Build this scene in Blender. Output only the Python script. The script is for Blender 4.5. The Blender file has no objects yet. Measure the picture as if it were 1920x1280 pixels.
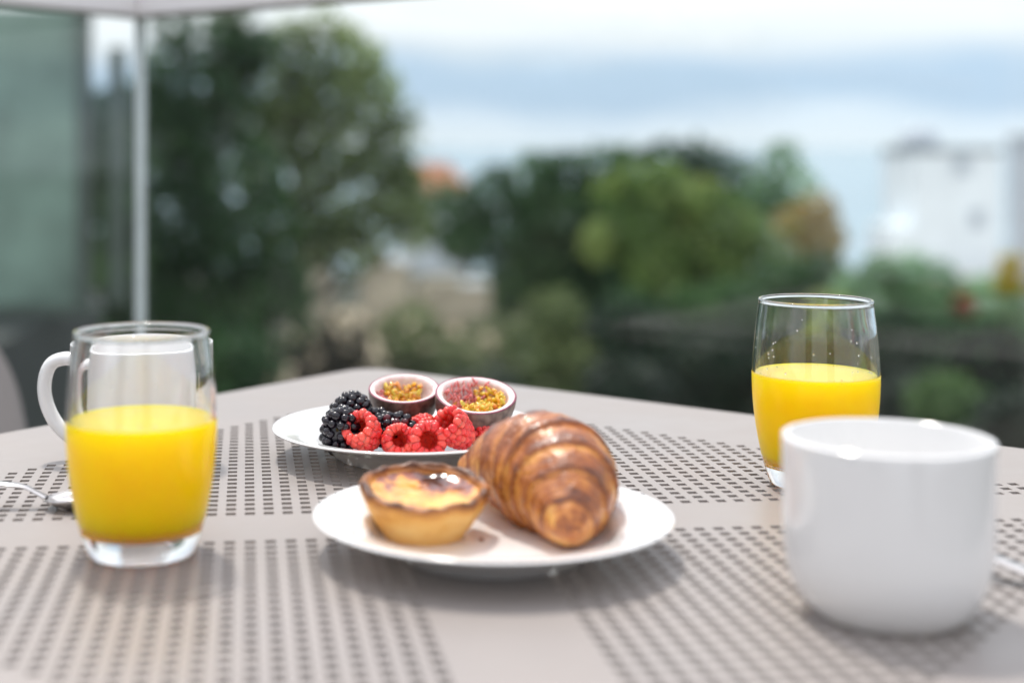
import bpy, bmesh, math, random
import numpy as np
from mathutils import Vector, Matrix, noise

S = bpy.context.scene
COL = S.collection
PI = math.pi
P = 0.0106            # hole pitch of the perforated table top, in metres
TZ = 0.74             # table height
YAW = 0.108           # heading of the view, radians clockwise from +Y
FW = Vector((math.sin(YAW), math.cos(YAW), 0))
RT = Vector((math.cos(YAW), -math.sin(YAW), 0))

# ------------------------------------------------------------------ camera, sky, sun, exposure
cam = bpy.data.cameras.new('camera')
cam_o = bpy.data.objects.new('camera', cam); COL.objects.link(cam_o)
cam_o.location = (-0.1115, -0.7935, 0.946)
cam_o.rotation_euler = (PI / 2, 0, -YAW)
cam.sensor_width = 36; cam.lens = 51.28
cam.shift_x = 0.1047; cam.shift_y = -0.1906
cam.clip_start = 0.02; cam.clip_end = 60000
cam.dof.use_dof = True; cam.dof.focus_distance = 0.915; cam.dof.aperture_fstop = 3.2
S.camera = cam_o

SUN_EL, SUN_AZ = math.radians(64), math.radians(-15)   # azimuth clockwise from +Y
world = bpy.data.worlds.new('World'); S.world = world; world.use_nodes = True
wt = world.node_tree; wt.nodes.clear()
def wn(t, **k):
    n = wt.nodes.new(t)
    for a, b in k.items(): setattr(n, a, b)
    return n
sky = wn('ShaderNodeTexSky', sky_type='NISHITA', sun_disc=False)
sky.sun_elevation = SUN_EL; sky.sun_rotation = SUN_AZ; sky.altitude = 30; sky.dust_density = 1.5
geo = wn('ShaderNodeTexCoord')
sep = wn('ShaderNodeSeparateXYZ'); wt.links.new(geo.outputs['Generated'], sep.inputs[0])
mp = wn('ShaderNodeMapping'); mp.inputs['Scale'].default_value = (3.0, 3.0, 15.0); mp.inputs['Location'].default_value = (0.3, 1.7, 0.4)
wt.links.new(geo.outputs['Generated'], mp.inputs[0])
nz = wn('ShaderNodeTexNoise'); nz.inputs['Scale'].default_value = 1.6; nz.inputs['Detail'].default_value = 5
wt.links.new(mp.outputs[0], nz.inputs['Vector'])
def wmath(op, a, b=None, clamp=False):
    n = wn('ShaderNodeMath', operation=op, use_clamp=clamp)
    for i, v in enumerate((a, b)):
        if v is None: continue
        if isinstance(v, (int, float)): n.inputs[i].default_value = v
        else: wt.links.new(v, n.inputs[i])
    return n.outputs[0]
def wramp(f, stops):
    n = wn('ShaderNodeValToRGB'); cr = n.color_ramp
    while len(cr.elements) < len(stops): cr.elements.new(0.5)
    for e, (p, c) in zip(cr.elements, stops): e.position = p; e.color = (*c, 1)
    wt.links.new(f, n.inputs[0]); return n.outputs[0]
# cloud deck: blue-grey veil low over the sea, white cumulus above it, broken higher up
el = wmath('ADD', sep.outputs['Z'], wmath('MULTIPLY', wmath('SUBTRACT', nz.outputs['Fac'], 0.5), 0.05))
veil = wramp(wmath('MULTIPLY', el, 8.0, True), [(0.0, (.68, .75, .82)), (0.14, (.62, .71, .82)), (0.24, (.415, .54, .70)), (0.42, (.415, .54, .70)), (0.58, (.70, .735, .785)), (1.0, (.97, .97, 1.0))])
nz2 = wn('ShaderNodeTexNoise'); nz2.inputs['Scale'].default_value = 2.2; nz2.inputs['Detail'].default_value = 6
wt.links.new(geo.outputs['Generated'], nz2.inputs['Vector'])
cover = wramp(nz2.outputs['Fac'], [(0.36, (.25, .25, .25)), (0.62, (1, 1, 1))])
low = wramp(wmath('MULTIPLY', sep.outputs['Z'], 2.2, True), [(0.15, (1, 1, 1)), (0.75, (0, 0, 0))])
fac = wmath('MAXIMUM', wmath('MULTIPLY', low, 0.93), wmath('MULTIPLY', cover, 0.85), True)
bg1 = wn('ShaderNodeBackground'); bg1.inputs[1].default_value = 0.11; wt.links.new(sky.outputs[0], bg1.inputs[0])
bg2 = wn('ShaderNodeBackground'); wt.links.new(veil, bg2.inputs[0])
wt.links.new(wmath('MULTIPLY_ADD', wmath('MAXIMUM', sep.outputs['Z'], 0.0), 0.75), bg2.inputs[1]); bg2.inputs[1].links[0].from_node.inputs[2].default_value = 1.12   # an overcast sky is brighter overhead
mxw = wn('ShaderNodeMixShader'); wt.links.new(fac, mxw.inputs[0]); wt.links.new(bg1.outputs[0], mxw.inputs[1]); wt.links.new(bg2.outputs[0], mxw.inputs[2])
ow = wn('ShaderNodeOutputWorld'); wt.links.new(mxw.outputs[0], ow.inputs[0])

sun = bpy.data.lights.new('sun', 'SUN'); sun.energy = 2.4; sun.angle = math.radians(4.5); sun.color = (1, .95, .87)
sun_o = bpy.data.objects.new('sun', sun); COL.objects.link(sun_o)
d = Vector((-math.sin(SUN_AZ) * math.cos(SUN_EL), -math.cos(SUN_AZ) * math.cos(SUN_EL), -math.sin(SUN_EL)))
sun_o.rotation_euler = d.to_track_quat('-Z', 'Y').to_euler()
sun_o.location = (-3, 10, 15)
sun.cycles.is_caustics_light = True
S.view_settings.view_transform = 'Standard'; S.view_settings.look = 'None'
S.view_settings.exposure = 0.35; S.view_settings.gamma = 1; S.view_settings.use_curve_mapping = False
cy = S.cycles
cy.use_denoising = True
cy.max_bounces = 16; cy.transmission_bounces = 14; cy.transparent_max_bounces = 16; cy.glossy_bounces = 6; cy.diffuse_bounces = 9
cy.caustics_refractive = True; cy.caustics_reflective = False; cy.sample_clamp_indirect = 6

# ------------------------------------------------------------------ materials
def mat(name, base, rough=.5, spec=.5, noise_scale=None, noise_amt=.12, bump=0, bump_scale=None, metal=0, sss=0, sss_rad=(1, .3, .1), sss_scale=.004, coat=0, trans=0, ior=1.5, second=None, attr=None, detail=4):
    m = bpy.data.materials.new(name); m.use_nodes = True
    nt = m.node_tree; b = nt.nodes['Principled BSDF']; L = nt.links
    b.inputs['Base Color'].default_value = (*base, 1); b.inputs['Roughness'].default_value = rough
    b.inputs['Metallic'].default_value = metal; b.inputs['Specular IOR Level'].default_value = spec
    b.inputs['Coat Weight'].default_value = coat; b.inputs['Coat Roughness'].default_value = .12
    b.inputs['IOR'].default_value = ior; b.inputs['Transmission Weight'].default_value = trans
    if sss:
        b.inputs['Subsurface Weight'].default_value = sss; b.inputs['Subsurface Radius'].default_value = sss_rad; b.inputs['Subsurface Scale'].default_value = sss_scale
    tc = nt.nodes.new('ShaderNodeTexCoord')
    if noise_scale:
        n = nt.nodes.new('ShaderNodeTexNoise'); n.inputs['Scale'].default_value = noise_scale; n.inputs['Detail'].default_value = detail
        L.new(tc.outputs['Object'], n.inputs['Vector'])
        r = nt.nodes.new('ShaderNodeValToRGB')
        c0 = tuple(max(0, x * (1 - noise_amt)) for x in base); c1 = second or tuple(min(1, x * (1 + noise_amt)) for x in base)
        r.color_ramp.elements[0].color = (*c0, 1); r.color_ramp.elements[1].color = (*c1, 1)
        r.color_ramp.elements[0].position = .32; r.color_ramp.elements[1].position = .68
        L.new(n.outputs['Fac'], r.inputs[0]); L.new(r.outputs[0], b.inputs['Base Color'])
    if bump:
        n2 = nt.nodes.new('ShaderNodeTexNoise'); n2.inputs['Scale'].default_value = bump_scale or 200; n2.inputs['Detail'].default_value = 3
        L.new(tc.outputs['Object'], n2.inputs['Vector'])
        bm_ = nt.nodes.new('ShaderNodeBump'); bm_.inputs['Strength'].default_value = bump; bm_.inputs['Distance'].default_value = .001
        L.new(n2.outputs['Fac'], bm_.inputs['Height']); L.new(bm_.outputs[0], b.inputs['Normal'])
    return m

def ramp_mat(name, attr, stops, rough=.4, coat=0, bump=0, bump_scale=200, noise_scale=60, noise_w=.2, sss=0, sss_rad=(1, .4, .15), sss_scale=.003, stretch=(1, 1, 1), spec=.5):
    """colour from a mesh attribute (baking, ripeness, leaf tint) plus noise"""
    m = bpy.data.materials.new(name); m.use_nodes = True
    nt = m.node_tree; b = nt.nodes['Principled BSDF']; L = nt.links
    b.inputs['Roughness'].default_value = rough; b.inputs['Coat Weight'].default_value = coat; b.inputs['Coat Roughness'].default_value = .2
    b.inputs['Specular IOR Level'].default_value = spec
    if sss:
        b.inputs['Subsurface Weight'].default_value = sss; b.inputs['Subsurface Radius'].default_value = sss_rad; b.inputs['Subsurface Scale'].default_value = sss_scale
    a = nt.nodes.new('ShaderNodeAttribute'); a.attribute_name = attr
    tc = nt.nodes.new('ShaderNodeTexCoord'); mpn = nt.nodes.new('ShaderNodeMapping'); mpn.inputs['Scale'].default_value = stretch
    L.new(tc.outputs['Object'], mpn.inputs[0])
    n = nt.nodes.new('ShaderNodeTexNoise'); n.inputs['Scale'].default_value = noise_scale; n.inputs['Detail'].default_value = 5
    L.new(mpn.outputs[0], n.inputs['Vector'])
    s = nt.nodes.new('ShaderNodeMath'); s.operation = 'SUBTRACT'; s.inputs[1].default_value = .5; L.new(n.outputs['Fac'], s.inputs[0])
    k = nt.nodes.new('ShaderNodeMath'); k.operation = 'MULTIPLY_ADD'; k.inputs[1].default_value = noise_w * 2; L.new(s.outputs[0], k.inputs[0]); L.new(a.outputs['Fac'], k.inputs[2])
    r = nt.nodes.new('ShaderNodeValToRGB'); cr = r.color_ramp
    while len(cr.elements) < len(stops): cr.elements.new(.5)
    for e, (p_, c) in zip(cr.elements, stops): e.position = p_; e.color = (*c, 1)
    L.new(k.outputs[0], r.inputs[0]); L.new(r.outputs[0], b.inputs['Base Color'])
    if bump:
        n2 = nt.nodes.new('ShaderNodeTexNoise'); n2.inputs['Scale'].default_value = bump_scale; n2.inputs['Detail'].default_value = 4
        L.new(mpn.outputs[0], n2.inputs['Vector'])
        bb = nt.nodes.new('ShaderNodeBump'); bb.inputs['Strength'].default_value = bump; bb.inputs['Distance'].default_value = .001
        L.new(n2.outputs['Fac'], bb.inputs['Height']); L.new(bb.outputs[0], b.inputs['Normal'])
    return m

def leaf_mat(name, stops, trans=.5):
    m = ramp_mat(name, 'tint', stops, rough=.55, noise_w=0, spec=.3)
    nt = m.node_tree; L = nt.links; b = nt.nodes['Principled BSDF']; o = nt.nodes['Material Output']
    t = nt.nodes.new('ShaderNodeBsdfTranslucent'); src = b.inputs['Base Color'].links[0].from_socket; L.new(src, t.inputs[0])
    mx = nt.nodes.new('ShaderNodeMixShader'); mx.inputs[0].default_value = trans
    L.new(b.outputs[0], mx.inputs[1]); L.new(t.outputs[0], mx.inputs[2]); L.new(mx.outputs[0], o.inputs[0])
    return m

def pane_mat():
    m = bpy.data.materials.new('balustrade_glass'); m.use_nodes = True
    nt = m.node_tree; nt.nodes.remove(nt.nodes['Principled BSDF']); o = nt.nodes['Material Output']; L = nt.links
    fr = nt.nodes.new('ShaderNodeFresnel')
    gm = nt.nodes.new('ShaderNodeNewGeometry'); ir = nt.nodes.new('ShaderNodeMapRange')      # same reflectance entering and leaving the thin pane
    ir.inputs['To Min'].default_value = 1.5; ir.inputs['To Max'].default_value = 1 / 1.5
    L = nt.links; L.new(gm.outputs['Backfacing'], ir.inputs['Value']); L.new(ir.outputs[0], fr.inputs[0])
    t = nt.nodes.new('ShaderNodeBsdfTransparent'); t.inputs[0].default_value = (.95, .968, .958, 1)
    g = nt.nodes.new('ShaderNodeBsdfGlossy'); g.inputs['Roughness'].default_value = .02
    df = nt.nodes.new('ShaderNodeBsdfDiffuse'); df.inputs[0].default_value = (.8, .8, .8, 1)
    mx = nt.nodes.new('ShaderNodeMixShader'); L.new(fr.outputs[0], mx.inputs[0]); L.new(t.outputs[0], mx.inputs[1]); L.new(g.outputs[0], mx.inputs[2])
    m2 = nt.nodes.new('ShaderNodeMixShader')      # a thin film of dust
    n = nt.nodes.new('ShaderNodeTexNoise'); n.inputs['Scale'].default_value = 9; tc = nt.nodes.new('ShaderNodeTexCoord'); L.new(tc.outputs['Object'], n.inputs['Vector'])
    k = nt.nodes.new('ShaderNodeMath'); k.operation = 'MULTIPLY'; k.inputs[1].default_value = .01; L.new(n.outputs['Fac'], k.inputs[0]); L.new(k.outputs[0], m2.inputs[0])
    L.new(mx.outputs[0], m2.inputs[1]); L.new(df.outputs[0], m2.inputs[2]); L.new(m2.outputs[0], o.inputs[0])
    return m

M = {}
def uneven_gloss(m, sc, lo, hi):
    nt = m.node_tree; tc = nt.nodes.new('ShaderNodeTexCoord'); n = nt.nodes.new('ShaderNodeTexNoise'); n.inputs['Scale'].default_value = sc; n.inputs['Detail'].default_value = 6
    r = nt.nodes.new('ShaderNodeMapRange'); r.inputs['From Min'].default_value = .3; r.inputs['From Max'].default_value = .7; r.inputs['To Min'].default_value = lo; r.inputs['To Max'].default_value = hi
    nt.links.new(tc.outputs['Object'], n.inputs['Vector']); nt.links.new(n.outputs['Fac'], r.inputs['Value']); nt.links.new(r.outputs[0], nt.nodes['Principled BSDF'].inputs['Roughness'])
M['table'] = mat('powder_coated_taupe', (.298, .268, .253), .42, bump=.08, bump_scale=900, noise_scale=3, noise_amt=.04)
M['porcelain'] = mat('white_porcelain', (.80, .797, .79), .12, coat=.45, noise_scale=8, noise_amt=.01)
uneven_gloss(M['table'], 14, .34, .52); uneven_gloss(M['porcelain'], 9, .07, .18)
M['steel'] = mat('polished_steel', (.62, .60, .59), .16, metal=1, noise_scale=40, noise_amt=.05)
M['tumbler'] = mat('clear_glass', (1, 1, 1), 0.0, trans=1, ior=1.48)
M['juice'] = mat('orange_juice', (1.0, .545, .0004), .3, spec=.2, coat=.12, sss=1, sss_rad=(1, .58, .02), sss_scale=.11, noise_scale=60, noise_amt=.03)
M['pane'] = pane_mat()
M['rail'] = mat('pale_aluminium', (.84, .82, .82), .35, metal=.0, noise_scale=10, noise_amt=.03)
M['seal'] = mat('pale_glass_edge', (.86, .92, .94), .25, noise_scale=20, noise_amt=.08)
def through(m, w):
    nt = m.node_tree; b = nt.nodes['Principled BSDF']; o = nt.nodes['Material Output']
    t = nt.nodes.new('ShaderNodeBsdfTranslucent'); nt.links.new(b.inputs['Base Color'].links[0].from_socket, t.inputs[0])
    mx = nt.nodes.new('ShaderNodeMixShader'); mx.inputs[0].default_value = w
    nt.links.new(b.outputs[0], mx.inputs[1]); nt.links.new(t.outputs[0], mx.inputs[2]); nt.links.new(mx.outputs[0], o.inputs[0])
M['slab'] = mat('dark_terrace', (.035, .04, .042), .6, noise_scale=3, noise_amt=.3)
M['floor'] = mat('warm_decking', (.17, .145, .125), .6, noise_scale=6, noise_amt=.25)

# ------------------------------------------------------------------ helpers
def tag(o, label=None, cat=None, group=None, kind=None):
    if label: o['label'] = label
    if cat: o['category'] = cat
    if group: o['group'] = group
    if kind: o['kind'] = kind
    return o
def empty(name, loc, label, cat, group=None, rotz=0):
    o = bpy.data.objects.new(name, None); COL.objects.link(o); o.location = loc; o.rotation_euler = (0, 0, rotz)
    o.empty_display_size = .02
    return tag(o, label, cat, group)
def link(name, me, m, parent=None, smooth=True):
    me.materials.clear(); me.materials.append(m)
    if smooth: me.polygons.foreach_set('use_smooth', [True] * len(me.polygons))
    o = bpy.data.objects.new(name, me); COL.objects.link(o)
    if parent: o.parent = parent
    return o
def bm_obj(name, bm, m, parent=None, smooth=False):
    me = bpy.data.meshes.new(name); bm.normal_update(); bm.to_mesh(me); bm.free()
    return link(name, me, m, parent, smooth)
def py_obj(name, v, f, m, parent=None, smooth=True, attr=None):
    me = bpy.data.meshes.new(name); me.from_pydata([tuple(x) for x in v], [], f); me.update()
    if attr:
        a = me.attributes.new(attr[0], 'FLOAT', 'POINT'); a.data.foreach_set('value', np.asarray(attr[1], np.float32))
    return link(name, me, m, parent, smooth)
def W(u, v, z=0):      # table coordinates (hole pitches, along the two diagonals) to metres
    return Vector(((u - 12.46) * P, (v + 2.82) * P, TZ + z * P))
def B(r, dd, h):       # metres right of / out from the terrace seat, and height above the terrace floor
    return Vector((-.1115, -.7935, 0)) + RT * r + FW * dd + Vector((0, 0, h))
def add_box(bm, c, s, rot=0, bev=0):
    r = bmesh.ops.create_cube(bm, size=1); vs = r['verts']
    bmesh.ops.scale(bm, vec=s, verts=vs)
    if rot: bmesh.ops.rotate(bm, cent=(0, 0, 0), matrix=Matrix.Rotation(rot, 3, 'Z'), verts=vs)
    bmesh.ops.translate(bm, vec=c, verts=vs)
    if bev:
        es = list({e for v in vs for e in v.link_edges})
        bmesh.ops.bevel(bm, geom=es, offset=bev, segments=2, affect='EDGES', profile=.6)
def box_obj(name, c, s, m, parent=None, rot=0, bev=0):
    bm = bmesh.new(); add_box(bm, c, s, rot, bev); return bm_obj(name, bm, m, parent)
def smooth_profile(pts, n=4):
    out = []
    for i in range(len(pts) - 1):
        p0 = pts[max(i - 1, 0)]; p1 = pts[i]; p2 = pts[i + 1]; p3 = pts[min(i + 2, len(pts) - 1)]
        for j in range(n):
            t = j / n
            q = [.5 * (2 * b + (c - a) * t + (2 * a - 5 * b + 4 * c - e) * t * t + (3 * b - a - 3 * c + e) * t ** 3) for a, b, c, e in zip(p0, p1, p2, p3)]
            out.append((max(q[0], 0), q[1]))
    out.append(pts[-1]); return out
def lathe(profile, seg=64, sc=P, fn=None):
    """profile from axis to axis as (r, z); returns verts, faces"""
    v, f, rings = [], [], []
    for i, (r, z) in enumerate(profile):
        if r < 1e-6:
            rings.append([len(v)]); v.append(Vector((0, 0, z * sc)))
        else:
            rings.append(list(range(len(v), len(v) + seg)))
            for k in range(seg):
                a = 2 * PI * k / seg; rr, zz = (r, z) if fn is None else fn(r, z, a, i)
                v.append(Vector((rr * math.cos(a) * sc, rr * math.sin(a) * sc, zz * sc)))
    for a, b in zip(rings[:-1], rings[1:]):
        if len(a) == 1 and len(b) == 1: continue
        for k in range(seg):
            k2 = (k + 1) % seg
            if len(a) == 1: f.append((a[0], b[k], b[k2]))
            elif len(b) == 1: f.append((a[k], b[0], a[k2]))
            else: f.append((a[k], b[k], b[k2], a[k2]))
    return v, f
def tube(pts, rad, seg=12, flat=None):
    """tube along points; rad a number or list; flat=(a,b) scales the two section axes"""
    n = len(pts); v, f = [], []
    rad = rad if hasattr(rad, '__len__') else [rad] * n
    T = [(pts[min(i + 1, n - 1)] - pts[max(i - 1, 0)]).normalized() for i in range(n)]
    N = T[0].orthogonal().normalized()
    if abs(T[0].z) < .9: N = (Vector((0, 0, 1)) - T[0] * T[0].z).normalized()
    for i in range(n):
        N = (N - T[i] * N.dot(T[i])).normalized(); Bn = T[i].cross(N)
        fa, fb = flat if flat else (1, 1)
        for k in range(seg):
            a = 2 * PI * k / seg
            v.append(pts[i] + N * (math.cos(a) * rad[i] * fa) + Bn * (math.sin(a) * rad[i] * fb))
    for i in range(n - 1):
        for k in range(seg):
            k2 = (k + 1) % seg
            f.append((i * seg + k, i * seg + k2, (i + 1) * seg + k2, (i + 1) * seg + k))
    f.append(tuple(range(seg - 1, -1, -1))); f.append(tuple((n - 1) * seg + k for k in range(seg)))
    return v, f
def spline(pts, n=8):
    out = []
    for i in range(len(pts) - 1):
        p0 = pts[max(i - 1, 0)]; p1 = pts[i]; p2 = pts[i + 1]; p3 = pts[min(i + 2, len(pts) - 1)]
        for j in range(n):
            t = j / n
            out.append(.5 * (2 * p1 + (p2 - p0) * t + (2 * p0 - 5 * p1 + 4 * p2 - p3) * t * t + (3 * p1 - p0 - 3 * p2 + p3) * t ** 3))
    out.append(pts[-1].copy()); return out

# ------------------------------------------------------------------ terrace, terrain, sea
rng = np.random.default_rng(7)
M['grass'] = mat('dry_scrub_ground', (.018, .03, .016), .9, noise_scale=.25, noise_amt=.4, second=(.05, .052, .03))
M['sea'] = mat('pale_sea', (.16, .27, .34), .22, noise_scale=.002, noise_amt=.1, ior=1.33)
M['sand'] = mat('sandy_ground', (.36, .30, .21), .9, noise_scale=.6, noise_amt=.3)
M['bounce_pale'] = mat('bounce_sheet_pale', (.62, .60, .56), .8, noise_scale=.5, noise_amt=.1)
M['concrete'] = mat('concrete', (.3, .3, .29), .8, noise_scale=2, noise_amt=.15)
def hgt(r, dd):
    z = -6.1 - .006 * max(dd, 0)
    if dd > 85: z -= (dd - 85) * .085
    return z + .25 * math.sin(r * .11 + 1) * math.sin(dd * .09)
ds = [-40, -10, 0, 6, 12, 18, 24, 30, 36, 42, 48, 54, 60, 66, 72, 80, 90, 105, 130, 170, 230, 320, 450]
rs = [-400, -200, -100, -60, -40, -25, -15, -8, 0, 8, 15, 25, 40, 60, 90, 140, 220, 400]
v = [B(r, a, hgt(r, a)) for a in ds for r in rs]; nr = len(rs)
f = [(i * nr + j, i * nr + j + 1, (i + 1) * nr + j + 1, (i + 1) * nr + j) for i in range(len(ds) - 1) for j in range(nr - 1)]
tag(py_obj('ground', v, f, M['grass']), kind='structure')
v = [B(-26000, 150, -30), B(26000, 150, -30), B(26000, 45000, -30), B(-26000, 45000, -30)]
tag(py_obj('sea', v, [(0, 1, 2, 3)], M['sea'], smooth=False), kind='structure')
v = [B(r, a, hgt(r, a) + .12) for a in (42, 50, 58, 66) for r in (-4.6, -2, 0, 3, 5.2)]
f = [(i * 5 + j, i * 5 + j + 1, i * 5 + j + 6, i * 5 + j + 5) for i in range(3) for j in range(4)]
tag(py_obj('sandy_yard', v, f, M['sand']), kind='structure')

v = [B(r, a, hgt(r, a) + .15) for a in (96, 108, 118.5) for r in (30, 42, 54, 70)]
f = [(i * 4 + j, i * 4 + j + 1, i * 4 + j + 5, i * 4 + j + 4) for i in range(2) for j in range(3)]
tag(py_obj('added_bounce_sheet', v, f, M['bounce_pale']), kind='structure')  # hidden pale sheet added to bounce sunlight onto the tower walls
n45, t45 = Vector((1, 1, 0)) / 2 ** .5, Vector((1, -1, 0)) / 2 ** .5     # normal and run of the right-hand pane
JO = Vector((-.2475, 1.109, 0))                                        # corner of the balustrade
bm = bmesh.new()
def poly_slab(bm, pts, z0, z1):
    a = [bm.verts.new((x, y, z0)) for x, y in pts]; b = [bm.verts.new((x, y, z1)) for x, y in pts]; n = len(pts)
    bm.faces.new(a[::-1]); bm.faces.new(b)
    for i in range(n): bm.faces.new((a[i], a[(i + 1) % n], b[(i + 1) % n], b[i]))
J2 = JO + n45 * .12
J2 = J2 - t45 * .12; q1 = J2 + t45 * 4.6; q2 = q1 - n45 * 5; q3 = J2 - n45 * 5
poly_slab(bm, [(q.x, q.y) for q in (J2, q1, q2, q3)][::-1], -6.6, 0)
bmesh.ops.recalc_face_normals(bm, faces=bm.faces[:])
tag(bm_obj('terrace_floor', bm, M['floor']), kind='structure')
o = box_obj('side_terrace', (0, 0, 0), (7.0, 2.4, 6.4), M['slab'], None, -YAW); o.location = B(-5.45, 8.2, -3.2); tag(o, kind='structure')

# ------------------------------------------------------------------ buildings far off
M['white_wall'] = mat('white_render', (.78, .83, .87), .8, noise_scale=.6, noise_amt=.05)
M['shade_wall'] = mat('shaded_white_render', (.52, .56, .62), .8, noise_scale=.6, noise_amt=.06)  # darker copy of the white render, shade put into the base colour
M['grey_trim'] = mat('grey_parapet', (.24, .27, .29), .8, noise_scale=1, noise_amt=.1)
M['soft_glass'] = mat('curtained_window', (.40, .45, .50), .2, noise_scale=2, noise_amt=.1)
M['dark_glass'] = mat('dark_window', (.03, .035, .04), .1, noise_scale=2, noise_amt=.2)
M['roof_tile'] = mat('terracotta', (.36, .15, .08), .8, noise_scale=3, noise_amt=.25)
M['stone'] = mat('pale_stone', (.46, .42, .34), .85, noise_scale=1.2, noise_amt=.25)
M['brown'] = mat('brown_timber', (.06, .045, .038), .8, noise_scale=2, noise_amt=.3)
def loc_box(name, r, dd, z0, z1, w, dp, m, parent, bev=0):
    o = box_obj(name, (0, 0, 0), (w, dp, z1 - z0), m, parent, 0, bev)
    o.location = (r, dd, (z0 + z1) / 2); return o
# white tower: origin at its foot
tw = empty('white_tower_house', B(44.8, 120, -12), 'tall white house with a grey parapet and rounded roof dome, far right', 'house', rotz=-YAW)
loc_box('wall', .35, 3, 0, 12.35, 7.1, 8, M['white_wall'], tw)
loc_box('parapet', .35, 3, 12.35, 12.85, 7.3, 8.2, M['grey_trim'], tw)
v, f = lathe(smooth_profile([(0, 1.75), (.9, 1.6), (1.5, .9), (1.6, 0), (0, 0)], 3), 20, 1.0)
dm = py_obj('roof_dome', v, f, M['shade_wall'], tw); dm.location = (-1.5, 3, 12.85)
loc_box('side_wing', -4.1, 2, 0, 6.4, 2.0, 6, M['white_wall'], tw)
for x, z in ((.6, 10.6), (1.9, 6.2)):
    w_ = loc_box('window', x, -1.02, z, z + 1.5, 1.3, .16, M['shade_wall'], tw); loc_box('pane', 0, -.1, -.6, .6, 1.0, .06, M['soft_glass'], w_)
wh = empty('white_gabled_house', B(42.6, 90, -11.5), 'white house with a chimney at the right edge, beside the white tower', 'house', rotz=-YAW)
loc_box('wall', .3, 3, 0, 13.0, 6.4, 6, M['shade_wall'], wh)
loc_box('chimney', -2.4, 1, 13.0, 14.3, .9, .9, M['white_wall'], wh)
loc_box('roof_slab', .3, 3, 13.0, 13.3, 6.7, 6.3, M['white_wall'], wh)
w_ = loc_box('window', -1.6, -.05, 4.2, 6.9, 1.7, .2, M['grey_trim'], wh); loc_box('pane', 0, -.12, -1.2, 1.2, 1.4, .08, M['dark_glass'], w_)
w_ = loc_box('balcony', -.6, -.5, 8.2, 9.4, 2.2, 1.0, M['white_wall'], wh)
# low pale ruin walls in the sandy yard
for nm, r, dd, z0, z1, w, lab in (('stone_wall', -.75, 60, -6.3, -3.2, 1.9, 'short pale stone wall in the sandy yard, with a pointed top'),
                                  ('stone_wall', 2.0, 61, -6.3, -4.55, 3.3, 'long low pale wall running right from the sandy yard'),
                                  ('stone_wall', -3.8, 59, -6.3, -3.4, 1.6, 'pale wall fragment behind the trunk of the tall tree')):
    e = empty(nm, B(r, dd, z0), lab, 'wall', rotz=-YAW)
    e.rotation_euler.z += .5 if w > 3 else -.2
    hh = z1 - z0; wb_ = loc_box('wall_block', 0, 0, 0, hh * .8, w, .8, M['stone'], e, .08)
    loc_box('wall_block', -w * .18, .02, hh * .8, hh, w * .5, .7, M['stone'], e, .12); loc_box('coping', w * .26, 0, hh * .8, hh * .8 + .16, w * .4, .95, M['white_wall'], e)
e = empty('brown_shed', B(9.0, 70, -6.5), 'long dark brown shed roof under the rounded trees', 'shed', rotz=-YAW)
loc_box('wall', 0, 1.5, 0, 1.9, 6.6, 3, M['brown'], e); loc_box('roof', 0, 1.5, 1.9, 2.9, 7.2, 3.6, M['brown'], e, .3)
e = empty('tiled_house', B(2.3, 115, -10), 'distant house with a terracotta roof showing behind the tall tree', 'house', rotz=-YAW)
loc_box('wall', 0, 3, 0, 7.4, 5.5, 6, M['white_wall'], e)
bm = bmesh.new(); a = [bm.verts.new(x) for x in ((-3.1, -.3, 7.4), (3.1, -.3, 7.4), (3.1, 6.3, 7.4), (-3.1, 6.3, 7.4), (-1.2, 3, 9.6), (1.2, 3, 9.6))]
for q in ((0, 1, 5, 4), (1, 2, 5), (2, 3, 4, 5), (3, 0, 4), (3, 2, 1, 0)): bm.faces.new([a[i] for i in q])
bm_obj('roof', bm, M['roof_tile'], e)
# frosted screen of the next terrace, beyond the left pane
M['frost'] = mat('frosted_green_panel', (.21, .31, .255), .45, noise_scale=1.6, noise_amt=.4)
M['strip'] = mat('grey_green_metal', (.085, .115, .095), .6, noise_scale=3, noise_amt=.2)
M['post'] = mat('dark_metal', (.075, .10, .085), .5, noise_scale=5, noise_amt=.2)
e = empty('privacy_screen', B(-2.6, 8.2, 0), 'grey green privacy screen with dark end post beyond the left pane', 'screen', rotz=-YAW)
loc_box('panel', -.05, 0, .06, 1.72, 1.62, .05, M['frost'], e); loc_box('end_post', .80, 0, 0, 1.76, .07, .08, M['post'], e)
for k in (1, 2):
    loc_box('panel', -.05 - 1.70 * k, 0, .06, 1.72, 1.62, .05, M['frost'], e); loc_box('post', .80 - 1.70 * k, 0, 0, 1.76, .06, .08, M['post'], e)
loc_box('side_strip', .98, .02, .06, 1.5, .09, .05, M['strip'], e); loc_box('base_rail', 0, 0, 0, .06, 1.8, .12, M['post'], e)

e = empty('hotel_wall', B(0, -2.6, 0), 'white terrace wall with dark glazed doors, mirrored in the tumblers and cup', 'wall', rotz=-YAW)
for x0, x1, z0, z1 in ((-5, -2.2, 0, 2.35), (-1.2, .55, 0, 2.35), (1.45, 5, 0, 2.35), (-2.2, -1.2, 2.0, 2.35), (.55, 1.45, 2.0, 2.35)):
    loc_box('wall_panel', (x0 + x1) / 2, -.15, z0, z1, x1 - x0, .3, M['white_wall'], e)
for x in (-1.7, 1.0):
    d_ = loc_box('door', x, -.2, 0, 2.0, 1.0, .08, M['post'], e); loc_box('pane', 0, .03, -.92, .92, .86, .04, M['dark_glass'], d_)

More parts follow.
